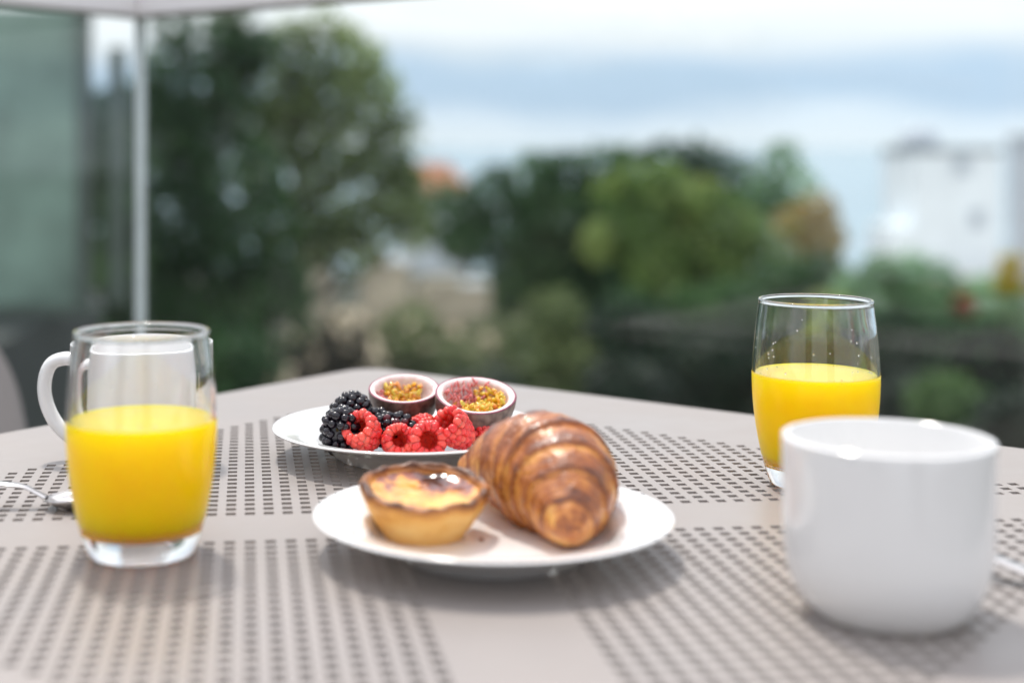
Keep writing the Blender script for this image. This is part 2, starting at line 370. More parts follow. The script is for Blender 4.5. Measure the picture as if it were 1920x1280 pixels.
# ------------------------------------------------------------------ trees
LV = {
 'dark': leaf_mat('leaf_dark_green', [(0, (0.021, 0.063, 0.025)), (.6, (0.059, 0.143, 0.048)), (1, (0.117, 0.212, 0.068))]),
 'deep': leaf_mat('leaf_deep_green', [(0, (0.004, 0.012, 0.008)), (.6, (0.014, 0.037, 0.019)), (1, (0.028, 0.055, 0.025))], .35),
 'olive': leaf_mat('leaf_olive', [(0, (0.126, 0.177, 0.072)), (.6, (0.332, 0.429, 0.167)), (1, (0.536, 0.620, 0.262))]),
 'dull': leaf_mat('leaf_dull_olive', [(0, (0.078, 0.110, 0.045)), (.6, (0.206, 0.266, 0.104)), (1, (0.332, 0.384, 0.162))]),
 'green': leaf_mat('leaf_fresh_green', [(0, (.06, .135, .04)), (.55, (.22, .34, .095)), (1, (.40, .46, .15))]),
 'grey': leaf_mat('leaf_grey_green', [(0, (0.132, 0.247, 0.121)), (.6, (0.264, 0.468, 0.242)), (1, (0.374, 0.598, 0.330))]),
 'brown': leaf_mat('leaf_brown', [(0, (0.039, 0.039, 0.026)), (.6, (0.098, 0.088, 0.054)), (1, (0.156, 0.137, 0.082))]),
 'orange': leaf_mat('leaf_autumn_orange', [(0, (.22, .17, .05)), (.6, (.48, .34, .09)), (1, (.58, .46, .14))]),
 'yellow': leaf_mat('leaf_yellow', [(0, (.18, .16, .01)), (.5, (.5, .40, .02)), (1, (.7, .6, .08))]),
 'red': leaf_mat('petal_red', [(0, (.14, .03, .02)), (.6, (.34, .075, .045)), (1, (.42, .13, .07))]),
}
M['bark'] = mat('bark', (.075, .058, .045), .9, noise_scale=6, noise_amt=.4, bump=.4, bump_scale=20)
def leaf_mesh(blobs, size, dens, rg):
    cs = []; tint = []; nrm_ = []
    for c, r in blobs:
        n = int(1.9 * dens * 4 * PI * r * r / size ** 2)
        dirs = rg.normal(size=(n, 3)); dirs /= np.linalg.norm(dirs, axis=1)[:, None]
        # lumpy shell: several sub-clumps push in and out
        lump = np.zeros(n)
        for _ in range(7):
            k = rg.normal(size=3); k /= np.linalg.norm(k); lump += .30 * np.clip(dirs @ k - .55, 0, 1) * rg.choice([1, 1.3, -1.0])
        rad = r * (rg.uniform(.35, 1.0, n) ** .45 + lump) * rg.uniform(.92, 1.12, n)
        pos = np.array(c) + dirs * rad[:, None] * np.array([1, 1, .92])
        cs.append(pos); nrm_.append(dirs * .9 + np.array([0, 0, .45]) + rg.normal(size=(n, 3)) * .55); tint.append(np.clip(rg.normal(.46, .17, n) + rg.normal(0, .24), 0, 1))
    c = np.vstack(cs); tint = np.concatenate(tint); n = len(c)
    nn = np.vstack(nrm_); nn /= np.linalg.norm(nn, axis=1)[:, None]
    a = np.cross(nn, rg.normal(size=(n, 3))); a /= np.linalg.norm(a, axis=1)[:, None]
    b = np.cross(nn, a); b /= np.linalg.norm(b, axis=1)[:, None]
    s = size * rg.uniform(.5, 1.0, n)[:, None]
    a *= s; b *= s * .6
    V_ = np.stack([c - a, c - b * .9, c + a, c + b * .9], 1).reshape(-1, 3)
    me = bpy.data.meshes.new('crown')
    me.vertices.add(4 * n); me.vertices.foreach_set('co', V_.astype(np.float32).ravel())
    me.loops.add(4 * n); me.loops.foreach_set('vertex_index', np.arange(4 * n, dtype=np.int32))
    me.polygons.add(n); me.polygons.foreach_set('loop_start', np.arange(0, 4 * n, 4, dtype=np.int32)); 
    me.update(calc_edges=True)
    at = me.attributes.new('tint', 'FLOAT', 'FACE'); at.data.foreach_set('value', tint.astype(np.float32))
    return me
SEED = [100]
def plant(name, blobs, leaf, size, dens, label, cat, group=None, trunk=.12, trunk_at=None, skirt=False, limbs=True):
    SEED[0] += 1; rg = np.random.default_rng(SEED[0])
    pts = [B(r, dd + float(rg.uniform(-.5, .5)) * R_, h) for r, dd, h, R_ in blobs]; rad = [b[3] for b in blobs]
    mid = sum(pts, Vector()) / len(pts)
    foot_r, foot_d = (sum(b[0] for b in blobs) / len(blobs), blobs[0][1]) if trunk_at is None else trunk_at
    zf = hgt(foot_r, foot_d); foot = B(foot_r, foot_d, zf - .05)
    o = empty(name, foot, label, cat, group)
    bl = [(tuple(p_ - foot), r_) for p_, r_ in zip(pts, rad)]
    if skirt:
        for (c, r_) in list(bl):
            z = c[2] - r_ * 1.1
            while z > .2:
                bl.append(((c[0] + float(rg.uniform(-.3, .3)) * r_, c[1] + float(rg.uniform(-.3, .3)) * r_, z), r_ * .95)); z -= r_ * 1.1
    link('crown', leaf_mesh(bl, size, dens, rg), LV[leaf], o, smooth=False)
    top = max(p_.z for p_ in pts) - foot.z
    tp = [Vector((0, 0, 0)), Vector((.05, 0, top * .35)), Vector((-.04, .03, top * .7)), Vector((.02, 0, top * .97))]
    if trunk_at is None: tp = [Vector((0, 0, 0)), (mid - foot) * .45, (mid - foot) * .8, (mid - foot) * 1.05]
    tp = spline(tp, 4); v, f = tube(tp, [trunk * (1 - .75 * i / (len(tp) - 1)) for i in range(len(tp))], 10)
    py_obj('trunk', v, f, M['bark'], o)
    if limbs:
        for c, r_ in bl[:len(blobs)]:
            c = Vector(c); st = tp[min(len(tp) - 1, int(len(tp) * max(.3, min(.85, (c.z / top) * .75))))]
            v, f = tube(spline([st, st.lerp(c, .5) + Vector((0, 0, -.1)), c], 3), [trunk * .4 * (1 - .11 * i) for i in range(7)], 6)
            py_obj('limb', v, f, M['bark'], o)
    return o
A = [(-3.76, 24, 1.24, 0.79), (-3.15, 24, 1.68, 0.7), (-2.97, 24, 0.45, 0.97), (-3.76, 24, -0.34, 0.97), (-2.62, 24, -0.6, 0.88), (-3.33, 24, -1.56, 1.05), (-4.03, 24, -1.91, 0.88), (-2.54, 24, -2.09, 0.97), (-2.71, 24, 2.39, 0.44), (-3.46, 24, 2.3, 0.33), (-2.1, 24, -1.39, 0.61), (-4.2, 24, .6, .6), (-4.25, 24, -.9, .7), (-4.3, 24, 1.7, .4), (-4.03, 24, 2.21, 0.48), (-3.76, 24, 2.87, 0.39), (-2.97, 24, 2.74, 0.39), (-2.45, 24, 2.52, 0.44), (-4.07, 24, 1.6, 0.53), (-2.8, 24, 3.17, 0.35)]
Bt = [(-1.67, 27, 2.57, 0.47), (-0.78, 27, 2.42, 0.44), (-1.96, 27, 1.33, 0.74), (-1.08, 27, 0.99, 0.89), (-0.48, 27, 1.43, 0.49), (-1.57, 27, -0.1, 1.04), (-0.58, 27, -0.1, 0.84), (-0.24, 27, 0.49, 0.54), (-2.36, 27, 0.39, 0.79), (-1.96, 27, -0.79, 0.79), (-1.08, 27, -0.94, 0.64), (0.06, 27, 1.5, 0.22), (-1.17, 27, 2.96, 0.3), (-2.16, 27, 3.06, 0.35), (-2.6, 27, 1.9, .75), (-2.8, 27, 1.1, .7), (-1.9, 27, 2.0, .6), (-1.3, 27, 1.9, .55), (-.65, 27, 2.0, .45), (-.25, 27, 1.1, .45), (0, 27, .4, .42), (.1, 27, -.3, .45), (-2.4, 27, 2.6, .4), (-3.1, 27, 2.3, .5), (-3.3, 27, 3.0, .35), (-1.96, 27, 2.96, 0.38), (-1.08, 27, 2.96, 0.32), (-0.68, 27, 2.61, 0.36), (-0.43, 27, 2.02, 0.36), (-1.47, 27, 3.26, 0.3), (-0.14, 27, -0.15, 0.44), (0.11, 27, -0.69, 0.39)]
plant('pine_tree', A, 'dark', .15, .85, 'tall dark green tree just right of the glass corner joint', 'tree', 'tall trees at the left', .22, (-3.2, 24))
plant('pine_tree', Bt, 'olive', .15, .55, 'tall olive green tree with gappy top and bare brown trunk', 'tree', 'tall trees at the left', .2, (-1.95, 27))
plant('pine_tree', [(-4.97, 25, 1.26, 0.5), (-5.2, 25, 0.43, 0.46), (-4.79, 25, 0.43, 0.41), (-4.84, 25, 1.71, 0.27), (-5.25, 25, 1.76, 0.26), (-5.06, 25, 1.21, 0.37), (-5.29, 25, 0.98, 0.32), (-4.9, 25, .9, .5), (-5.5, 25, .2, .7), (-4.7, 25, -.3, .65), (-5.3, 25, -1.2, .8), (-4.6, 25, -1.6, .7), (-6.2, 25, -.6, .8), (-5.9, 25, -2.2, .9), (-6.6, 25, 1.0, .7), (-7.2, 25, .1, .9), (-8.2, 25, 1.2, .8)], 'dark', .15, .9, 'dark tree left of the glass corner joint, behind the privacy screen', 'tree', 'tall trees at the left', .2, (-5.6, 25))
T1 = [(1.93, 65, -2.05, 1.54), (3.83, 65, -1.22, 1.31), (5.73, 65, -0.74, 1.54), (7.27, 65, -0.5, 1.43), (6.92, 65, -2.29, 1.54), (4.78, 65, -2.76, 1.54), (2.88, 65, -3.24, 1.31)]
plant('round_tree', T1[:2] + T1[6:], 'dark', .34, 1.0, 'rounded dark tree beside the terracotta roof', 'tree', 'rounded dark trees', .2)
plant('round_tree', T1[2:6] + [(8.7, 65, -0.38, 1.31), (8.46, 65, -2.05, 1.54)], 'dark', .34, 1.0, 'higher rounded dark tree above the brown shed roof', 'tree', 'rounded dark trees', .22, skirt=True)
plant('round_tree', [(9.46, 60, 0.16, 0.99), (10.66, 60, 0.49, 0.92), (12.31, 60, 0.27, 0.99), (13.73, 60, -0.5, 0.99), (11.65, 60, -0.72, 1.32)], 'dark', .32, .95, 'highest dark treetop in the middle, behind the yellow green tree', 'tree', 'rounded dark trees', .2, skirt=True)
plant('leafy_tree', [(7.42, 50, -1.27, 0.82), (7.15, 50, -0.35, 0.64), (8.15, 50, -0.26, 0.77), (8.98, 50, -0.08, 0.73), (8.7, 50, -1.08, 1.01), (9.89, 50, -0.81, 0.82), (10.71, 50, -1.36, 0.91), (9.71, 50, -1.91, 1.19), (7.88, 50, -2.27, 1.1), (11.54, 50, -1.81, 0.91), (12.08, 50, -2.64, 1.01), (10.62, 50, -2.82, 1.28), (8.61, 50, -3.19, 1.28), (6.78, 50, -2.27, 0.82), (13.18, 50, -2.64, 1.01), (14.28, 50, -3.0, 0.77), (13.0, 50, -3.73, 1.1), (11.54, 50, -3.92, 1.19), (14.64, 50, -3.73, 0.73)], 'green', .25, .7, 'broad yellow green tree in the middle of the view', 'tree', None, .18)
plant('small_tree', [(14.02, 58, -1.73, 0.95), (15.08, 58, -1.94, 0.85), (14.91, 58, 0.39, 0.76), (15.5, 58, -0.56, 0.89), (14.44, 58, -0.77, 0.81)], 'grey', .3, .7, 'slim grey green treetop above the orange tree', 'tree', None, .14)
plant('autumn_tree', [(13.53, 48, -1.18, 0.67), (13.0, 48, -1.62, 0.7), (14.06, 48, -1.88, 0.53), (13.62, 48, -2.23, 0.67)], 'orange', .26, .8, 'tree with autumn orange leaves left of the white tower', 'tree', None, .13)
plant('green_bush', [(11.86, 45, -3.43, 1.07), (12.93, 45, -2.94, 0.69), (10.05, 45, -4.25, 1.23), (11.2, 45, -4.42, 1.07)], 'dark', .24, 1.0, 'dark green bush below the orange tree, behind the right glass', 'bush', None, .1, skirt=True, limbs=False)
HG = [(13.53, 42, -2.75, 0.64), (14.45, 42, -2.65, 0.64), (15.3, 42, -2.91, 0.64), (13.68, 42, -3.52, 0.84), (15.22, 42, -3.68, 0.84), (16.37, 42, -3.45, 0.77), (12.99, 42, -3.22, 0.61), (17.21, 42, -3.45, 0.77)]
plant('clipped_hedge', HG, 'grey', .2, 1.1, 'pale grey green rounded hedge in front of the white tower', 'hedge', None, .1, skirt=True, limbs=False)
plant('flower_bush', [(15.71, 38, -2.12, 0.28), (15.76, 38, -2.61, 0.36)], 'yellow', .13, 1.1, 'yellow flowering bush at the right edge', 'bush', None, .05, limbs=False)
plant('flower_bush', [(14.92, 39, -3.3, 0.29)], 'red', .12, 1.0, 'small reddish flowering bush below the hedge', 'bush', None, .04, limbs=False)
SH = [
 ('dark', [(-3.43, 20, -2.1, 0.59), (-2.77, 20, -2.32, 0.51)], 'dark shrub behind the front left glass, below the tall tree'),
 ('dark', [(-2.26, 20, -2.1, 0.55)], 'dark shrub just left of the bare brown trunk'),
 ('brown', [(-0.88, 22, -2.0, 0.44), (-1.28, 22, -2.4, 0.48)], 'brownish shrub just right of the bare brown trunk'),
 ('dull', [(0.1, 24, -2.27, 0.61), (0.62, 24, -2.7, 0.61)], 'olive shrub straight above the passion fruit halves'),
 ('dull', [(1.63, 26, -2.72, 0.71)], 'olive shrub right of the passion fruit halves'),
 ('dull', [(3.08, 30, -2.63, 0.66), (2.64, 30, -3.29, 0.77)], 'taller olive shrub below the brown shed'),
 ('deep', [(4.34, 32, -3.34, 0.88)], 'dark shrub at the left tip of the reflected table'),
 ('deep', [(5.51, 32, -3.57, 0.94)], 'dark shrub under the broad yellow green tree, left one'),
 ('deep', [(6.37, 30, -3.62, 0.99)], 'dark shrub under the broad yellow green tree, right one'),
 ('deep', [(7.91, 30, -3.73, 0.99)], 'dark shrub directly behind the right juice glass'),
 ('green', [(10.54, 36, -3.48, 0.79)], 'fresh green shrub right above the rim of the right juice glass'),
 ('deep', [(10.31, 32, -3.57, 0.88)], 'dark shrub right of the right juice glass'),
 ('deep', [(9.02, 28, -4.23, 0.92)], 'dark shrub above the white cup, behind the table edge'),
 ('dark', [(6.31, 42, -3.83, 0.84), (7.31, 42, -4.06, 0.77)], 'dark bush under the left edge of the broad yellow green tree'),
 ('dark', [(8.11, 41, -3.79, 0.9), (9.46, 41, -3.94, 0.82)], 'dark bush under the middle of the broad yellow green tree'),
 ('dark', [(9.66, 26, -3.67, 0.62)], 'mid green rounded shrub above the right rim of the white cup'),
 ('deep', [(10.76, 30, -3.4, 0.77)], 'dark shrub below the pale hedge'),
 ('deep', [(12.08, 30, -3.51, 0.88)], 'dark shrub below the yellow bush at the right edge'),
 ('deep', [(9.92, 24, -3.67, 0.75)], 'dark shrub at the right edge just above the table'),
 ('deep', [(5.96, 22, -3.45, 0.72)], 'dark shrub behind the table edge left of the right juice glass'),
 ('deep', [(3.39, 22, -2.96, 0.72)], 'dark shrub behind the table edge above the croissant'),
 ('deep', [(1.03, 20, -2.68, 0.59)], 'dark shrub close behind the back corner of the table'),
 ('deep', [(-1.31, 18, -2.52, 0.59)], 'dark shrub at the table edge left of its back corner'),
 ('dark', [(-4.21, 18, -1.99, 0.72)], 'dark shrub seen between chair and mug handle'),
 ('dark', [(-4.38, 22, -1.03, 0.48), (-4.38, 22, -1.84, 0.48), (-4.26, 22, -0.07, 0.36)], 'narrow dark tree left of the glass corner joint'),
]
for leaf, bl, lab in SH:
    plant('shrub', bl, leaf, .17, .9, lab, 'shrub', 'shrubs below the terrace', .06, skirt=True, limbs=False)

rgw = np.random.default_rng(55)
wb = [((float(-24 + rgw.uniform(-5, 3)), float(y_ + rgw.uniform(-1, 1)), float(z_ + rgw.uniform(-.6, .6))), float(rgw.uniform(1.5, 2.4))) for y_ in np.arange(-8, 22, 2.2) for z_ in (-4.5, -2, .6, 2.6)]  # unseen trees added to keep bright sky out of the pane reflections
wood = link('added_woodland', leaf_mesh(wb, .34, .5, rgw), LV['dark'], None, False); tag(wood, 'unseen dark trees added left of the terrace to darken the pane reflections', 'added_woodland', kind='stuff')

# ------------------------------------------------------------------ glass balustrade
bal = empty('glass_balustrade', JO, 'frameless glass balustrade with pale handrail around the terrace corner', 'balustrade')
def along(n_, t0, t1, nrm, z0, z1, th, m, off=0, dirv=t45, bev=0):
    c = dirv * ((t0 + t1) / 2) + nrm * off + Vector((0, 0, (z0 + z1) / 2))
    return box_obj(n_, c, (t1 - t0, th, z1 - z0), m, bal, math.atan2(dirv.y, dirv.x), bev)
tl = -n45; nl = -t45      # the left pane runs towards -n45, its outward normal is -t45
along('glass_pane', .008, 3.2, n45, .05, 1.118, .010, M['pane'])
along('glass_pane', .008, 3.2, nl, .05, 1.118, .010, M['pane'], dirv=tl)
along('handrail', -.022, 3.3, n45, 1.110, 1.150, .044, M['rail'], bev=.004)
along('handrail', .023, 3.3, nl, 1.1105, 1.1505, .044, M['rail'], dirv=tl, bev=.004)
along('base_channel', -.03, 3.3, n45, .0, .09, .06, M['rail'])
along('base_channel', .031, 3.3, nl, .0, .0905, .06, M['rail'], dirv=tl)
sl = box_obj('corner_seal', (0, 0, .6), (.0105, .0105, 1.02), M['seal'], bal, PI / 4)

# ------------------------------------------------------------------ table
HD = 53.24; LIM = 39.0; H2 = .268
tb = empty('garden_table', W(12.46, -2.82, 0) - Vector((0, 0, TZ)), 'taupe square garden table with square perforations, carrying the breakfast', 'table')
def lines(o0):
    xs = [o0 + i for i in range(37)]; e = []
    for x in xs: e += [x - H2, x + H2]
    return [-q for q in e[::-1]] + e, xs
lu, cu = lines(3.35); lv, cv = lines(2.82)
def pad(l): 
    return [-54.5, -46] + l + [46, 54.5]
lu, lv = pad(lu), pad(lv)
cu = [-x for x in cu] + cu; cv = [-x for x in cv] + cv
def cen(a, b, cs):
    m_ = (a + b) / 2
    if abs((b - a) - 2 * H2) > 1e-6: return None
    for c in cs:
        if abs(c - m_) < 1e-6: return c
bm = bmesh.new()
gv = [[bm.verts.new((x * P, y * P, 0)) for y in lv] for x in lu]
for i in range(len(lu) - 1):
    ci = cen(lu[i], lu[i + 1], cu)
    for j in range(len(lv) - 1):
        if min(abs(lu[i]), abs(lu[i + 1])) + min(abs(lv[j]), abs(lv[j + 1])) > HD + .5: continue
        cj = cen(lv[j], lv[j + 1], cv)
        if ci is not None and cj is not None and abs(ci) + abs(cj) <= LIM: continue
        bm.faces.new((gv[i][j], gv[i + 1][j], gv[i + 1][j + 1], gv[i][j + 1]))
bmesh.ops.delete(bm, geom=[v_ for v_ in bm.verts if not v_.link_faces], context='VERTS')
def cut(bm, co, no):
    bmesh.ops.bisect_plane(bm, geom=bm.verts[:] + bm.edges[:] + bm.faces[:], plane_co=co, plane_no=no, clear_outer=True)
hd = HD * P; RC = 2.6 * P     # rounded corners
outline = []
for k in range(4):
    a = k * PI / 2 + PI / 4
    cut(bm, Vector((math.cos(a), math.sin(a), 0)) * (hd / 2 ** .5), Vector((math.cos(a), math.sin(a), 0)))
for k in range(4):
    ax = k * PI / 2; cc = Vector((math.cos(ax), math.sin(ax), 0)) * (hd - RC * 2 ** .5)
    for s in range(-3, 4):
        a = ax + s * PI / 4 / 3.5; no = Vector((math.cos(a), math.sin(a), 0)); cut(bm, cc + no * RC, no)
    for s in range(-4, 5):
        a = ax + s * PI / 16; outline.append(cc + Vector((math.cos(a), math.sin(a), 0)) * RC)
top = bm_obj('tabletop', bm, M['table'], tb); top.location = (0, 0, TZ)
sm_ = top.modifiers.new('thickness', 'SOLIDIFY'); sm_.thickness = .0016; sm_.offset = -1
# folded rim under the sheet
bm = bmesh.new(); n = len(outline); ring = []
for z, s in ((0, .9985), (-.018, .9985), (-.018, .993), (-.0017, .993)):
    ring.append([bm.verts.new((q.x * s, q.y * s, z - .0017 if z == 0 else z)) for q in outline])
for a, b in zip(ring[:-1], ring[1:]):
    for i in range(n): bm.faces.new((a[i], b[i], b[(i + 1) % n], a[(i + 1) % n]))
bmesh.ops.recalc_face_normals(bm, faces=bm.faces[:])
ap = bm_obj('apron', bm, M['table'], tb); ap.location = (0, 0, TZ)
for k in range(4):
    a = k * PI / 2; c = Vector((math.cos(a), math.sin(a), 0)) * (hd * .86)
    v, f = tube([Vector((c.x * 1.04, c.y * 1.04, 0)), Vector((c.x, c.y, TZ - .004))], [.013, .016], 14)
    py_obj('leg', v, f, M['table'], tb)

# ------------------------------------------------------------------ chair at the left
ch_c = W(-39.7, 66.0, 0); ch_c.z = 0
chair = empty('garden_chair', ch_c, 'taupe garden chair with rounded perforated back at the left edge', 'chair', rotz=PI / 4)
# local x runs along the back, local y points away from the table
def back_sheet():
    w, z0, z1, r = .27, .47, .80, .15
    bm = bmesh.new(); nx, nz_ = 46, 30; g = {}
    def half(z):
        if z < z1 - r: return w - .10 * max(0, (z0 + .12 - z)) 
        t = (z - (z1 - r)) / r; return w - r + r * math.sqrt(max(0, 1 - t * t))
    for i in range(nz_ + 1):
        z = z0 + (z1 - z0) * (1 - (1 - i / nz_) ** 1.6)
        for j in range(nx + 1):
            x = half(z) * (2 * j / nx - 1); g[i, j] = bm.verts.new((x, .05 * (x / w) ** 2 * -1 + .34 * (z - z0), z))
    for i in range(nz_):
        for j in range(nx):
            hole = i % 2 == 1 and j % 2 == 1 and 4 < j < nx - 5 and 2 < i < nz_ - 8
            if not hole: bm.faces.new((g[i, j], g[i, j + 1], g[i + 1, j + 1], g[i + 1, j]))
    return bm
bk = bm_obj('backrest', back_sheet(), M['table'], chair, True); md = bk.modifiers.new('thickness', 'SOLIDIFY'); md.thickness = .003
box_obj('seat', (0, -.2, .45), (.46, .44, .02), M['table'], chair, 0, .008)
for sx in (-1, 1):
    v, f = tube([Vector((sx * .22, .06, 0)), Vector((sx * .215, .0, .46)), Vector((sx * .2, .01, .62))], .012, 10); py_obj('leg', v, f, M['table'], chair)
    v, f = tube([Vector((sx * .22, -.42, 0)), Vector((sx * .205, -.38, .445))], .012, 10); py_obj('leg', v, f, M['table'], chair)

# ------------------------------------------------------------------ glasses of juice
GO = [(0, 0), (2.3, 0), (2.5, .06), (2.66, .35), (2.86, 1.0), (3.1, 2.0), (3.29, 3.0), (3.43, 4.0), (3.52, 5.0), (3.56, 6.0), (3.555, 6.8), (3.50, 7.7), (3.41, 8.7), (3.30, 9.6), (3.215, 10.4)]
GI = [(3.05, 10.4), (3.14, 9.6), (3.26, 8.7), (3.345, 7.7), (3.395, 6.8), (3.395, 6.0), (3.35, 5.0), (3.25, 4.0), (3.09, 3.0), (2.88, 2.0), (2.62, 1.35), (2.3, 1.12), (1.2, 1.06), (0, 1.05)]
def inner_r(z):
    g = sorted(GI, key=lambda q: q[1]); return float(np.interp(z, [q[1] for q in g], [q[0] for q in g]))
rim = [(3.13 + .095 * math.cos(t), 10.56 + .095 * math.sin(t)) for t in np.linspace(-.6, PI + .6, 15)]
gp = [(0, 0)] + smooth_profile(GO[1:], 4) + rim + smooth_profile(GI, 4)
gv_, gf_ = lathe(gp, 96)
JL = 6.4
def outer_r(z): return float(np.interp(z, [q[1] for q in smooth_profile(GO[1:], 4)], [q[0] for q in smooth_profile(GO[1:], 4)]))
def juice_r(z):      # fills the wall optically: the yellow reaches the outline of the glass
    t = min(1, max(0, (z - 1.18) / .45)); t = t * t * (3 - 2 * t); return (inner_r(z) + .03) * (1 - t) + (outer_r(z) + .012) * t
jp = [(0, 1.02), (1.2, 1.03), (2.32, 1.09)] + [(juice_r(z), z) for z in np.linspace(1.22, JL, 34)] + [(outer_r(JL) - .05, JL + .02)] + [(inner_r(JL) - .03, JL + .05), (inner_r(JL) - .12, JL + .008), (inner_r(JL) - .3, JL), (2.0, JL), (1, JL), (0, JL)]
jv_, jf_ = lathe(jp, 96)
for (u, v_), lg, lj in (((-3.04, -6.97), 'clear tumbler at the left in front of the mug with handle', 'bright orange juice in the left tumbler, in front of the mug'),
                        ((34.45, 3.13), 'clear tumbler at the right behind the big white cup', 'bright orange juice in the right tumbler, behind the white cup')):
    g = py_obj('juice_tumbler', gv_, [tuple(reversed(q)) for q in gf_], M['tumbler']); g.location = W(u, v_, .01); tag(g, lg, 'glass', 'tumblers of orange juice')
    j = py_obj('orange_juice', jv_, [tuple(reversed(q)) for q in jf_], M['juice']); j.location = W(u, v_, .01); tag(j, lj, 'juice', 'orange juice')
def fix(o):
    bm = bmesh.new(); bm.from_mesh(o.data); bmesh.ops.recalc_face_normals(bm, faces=bm.faces[:]); bm.to_mesh(o.data); bm.free()

for o_ in COL.objects:
    if o_.name.startswith('juice_tumbler'): o_.cycles.is_caustics_caster = True
    if o_.name.startswith(('orange_juice', 'tabletop')): o_.cycles.is_caustics_receiver = True

# ------------------------------------------------------------------ mugs
MP = [(0, .12), (2.3, .12), (2.5, 0), (2.85, 0), (3.1, .12), (3.58, .65), (3.98, 1.4), (4.2, 2.2), (4.30, 3.1), (4.335, 4.2), (4.35, 6.0), (4.35, 7.2), (4.30, 7.33), (4.21, 7.37), (4.11, 7.31), (4.07, 7.1), (4.05, 4.5), (3.95, 3.1), (3.7, 2.1), (3.3, 1.2), (2.5, .6), (1.2, .45), (0, .42)]
mv, mf = lathe(smooth_profile(MP, 4), 96)
for u, v_, nm, lab, hand in ((-4.48, 13.7, 'coffee_mug', 'white porcelain mug with a handle, standing behind the left tumbler', True), (28.45, -19.5, 'coffee_cup', 'big blurred white porcelain cup in the right foreground', False)):
    e = empty(nm, W(u, v_, .01), lab, 'mug' if hand else 'cup')
    b = py_obj('cup_body', mv, mf, M['porcelain'], e); fix(b)
    if not hand: e.scale = (.98, .98, 1)
    if hand:
        pts = spline([Vector(q) * P for q in ((-4.0, 0, 6.15), (-4.9, 0, 6.25), (-5.75, 0, 5.9), (-6.15, 0, 4.9), (-6.1, 0, 3.7), (-5.6, 0, 2.5), (-4.8, 0, 1.6), (-3.75, 0, .95))], 6)
        v, f = tube(pts, .5 * P, 16, (.85, 1.15)); h = py_obj('handle', v, f, M['porcelain'], e); fix(h)
        e.rotation_euler = (0, 0, -YAW - .08)

# ------------------------------------------------------------------ plates
PP = [(0, .12), (3.9, .12), (4.15, 0), (4.55, 0), (4.75, .14), (5.4, .62), (6.2, 1.08), (7.4, 1.5), (8.35, 1.74), (8.58, 1.84), (8.55, 1.92), (8.34, 1.93), (7.3, 1.74), (6.3, 1.42), (5.85, 1.12), (5.5, .7), (5.1, .50), (4.2, .45), (2, .44), (0, .44)]
pv, pf = lathe(smooth_profile(PP, 4), 128)
for (u, v_), lab in (((13.65, -8.6), 'white side plate in front holding the croissant and custard tart'), ((12.1, 13.4), 'white side plate at the back holding berries and passion fruit')):
    o = py_obj('side_plate', pv, pf, M['porcelain'], None); fix(o); o.location = W(u, v_, .01); tag(o, lab, 'plate', 'white side plates')

# ------------------------------------------------------------------ spoons
def spoon(u, v_, z, rot, lab, pitch=0):
    e = empty('teaspoon', W(u, v_, z), lab, 'spoon', 'teaspoons', rotz=rot)
    # bowl: centre at origin, long axis x, tip at +x
    V_, F_ = [], []; nr_, ns = 8, 28
    for side in (0, 1):
        for i in range(nr_ + 1):
            q = i / nr_
            for k in range(ns):
                a = 2 * PI * k / ns; x = 2.05 * math.cos(a); wd = 1.32 * (1 - .16 * math.cos(a))
                z_ = -.72 * (1 - q ** 2.2) + .20 * math.cos(a) * q + (.0 if side == 0 else -.11)
                V_.append(Vector((x * q, wd * math.sin(a) * q, z_)) * P)
    for s in (0, 1):
        o0 = s * (nr_ + 1) * ns
        for i in range(nr_):
            for k in range(ns):
                k2 = (k + 1) % ns; q = (o0 + i * ns + k, o0 + (i + 1) * ns + k, o0 + (i + 1) * ns + k2, o0 + i * ns + k2)
                F_.append(q if s == 0 else q[::-1])
    for k in range(ns):
        k2 = (k + 1) % ns; F_.append((nr_ * ns + k, (2 * nr_ + 1) * ns + k, (2 * nr_ + 1) * ns + k2, nr_ * ns + k2))
    b = py_obj('bowl', V_, F_, M['steel'], e); fix(b)
    hp = spline([Vector(q) * P for q in ((-1.95, 0, -.22), (-2.5, 0, .06), (-3.2, 0, .36), (-4.6, 0, .48), (-6.5, 0, .30), (-8.6, 0, -.1), (-10.4, 0, -.42))], 6)
    n = len(hp); rd = [P * (.30 - .05 * math.sin(PI * min(1, i / n * 2)) + .26 * max(0, (i / n - .35))) for i in range(n)]
    v, f = tube(hp, rd, 12, (.38, 1.25)); h = py_obj('spoon_handle', v, f, M['steel'], e); fix(h)
    return e
spoon(-6.85, 2.05, .78, -.16, 'teaspoon on the left of the table, bowl hidden behind the tumbler')
spoon(31.0, -9.2, .78, math.atan2(1.0, -.72), 'teaspoon behind the big white cup, only its handle showing at right')

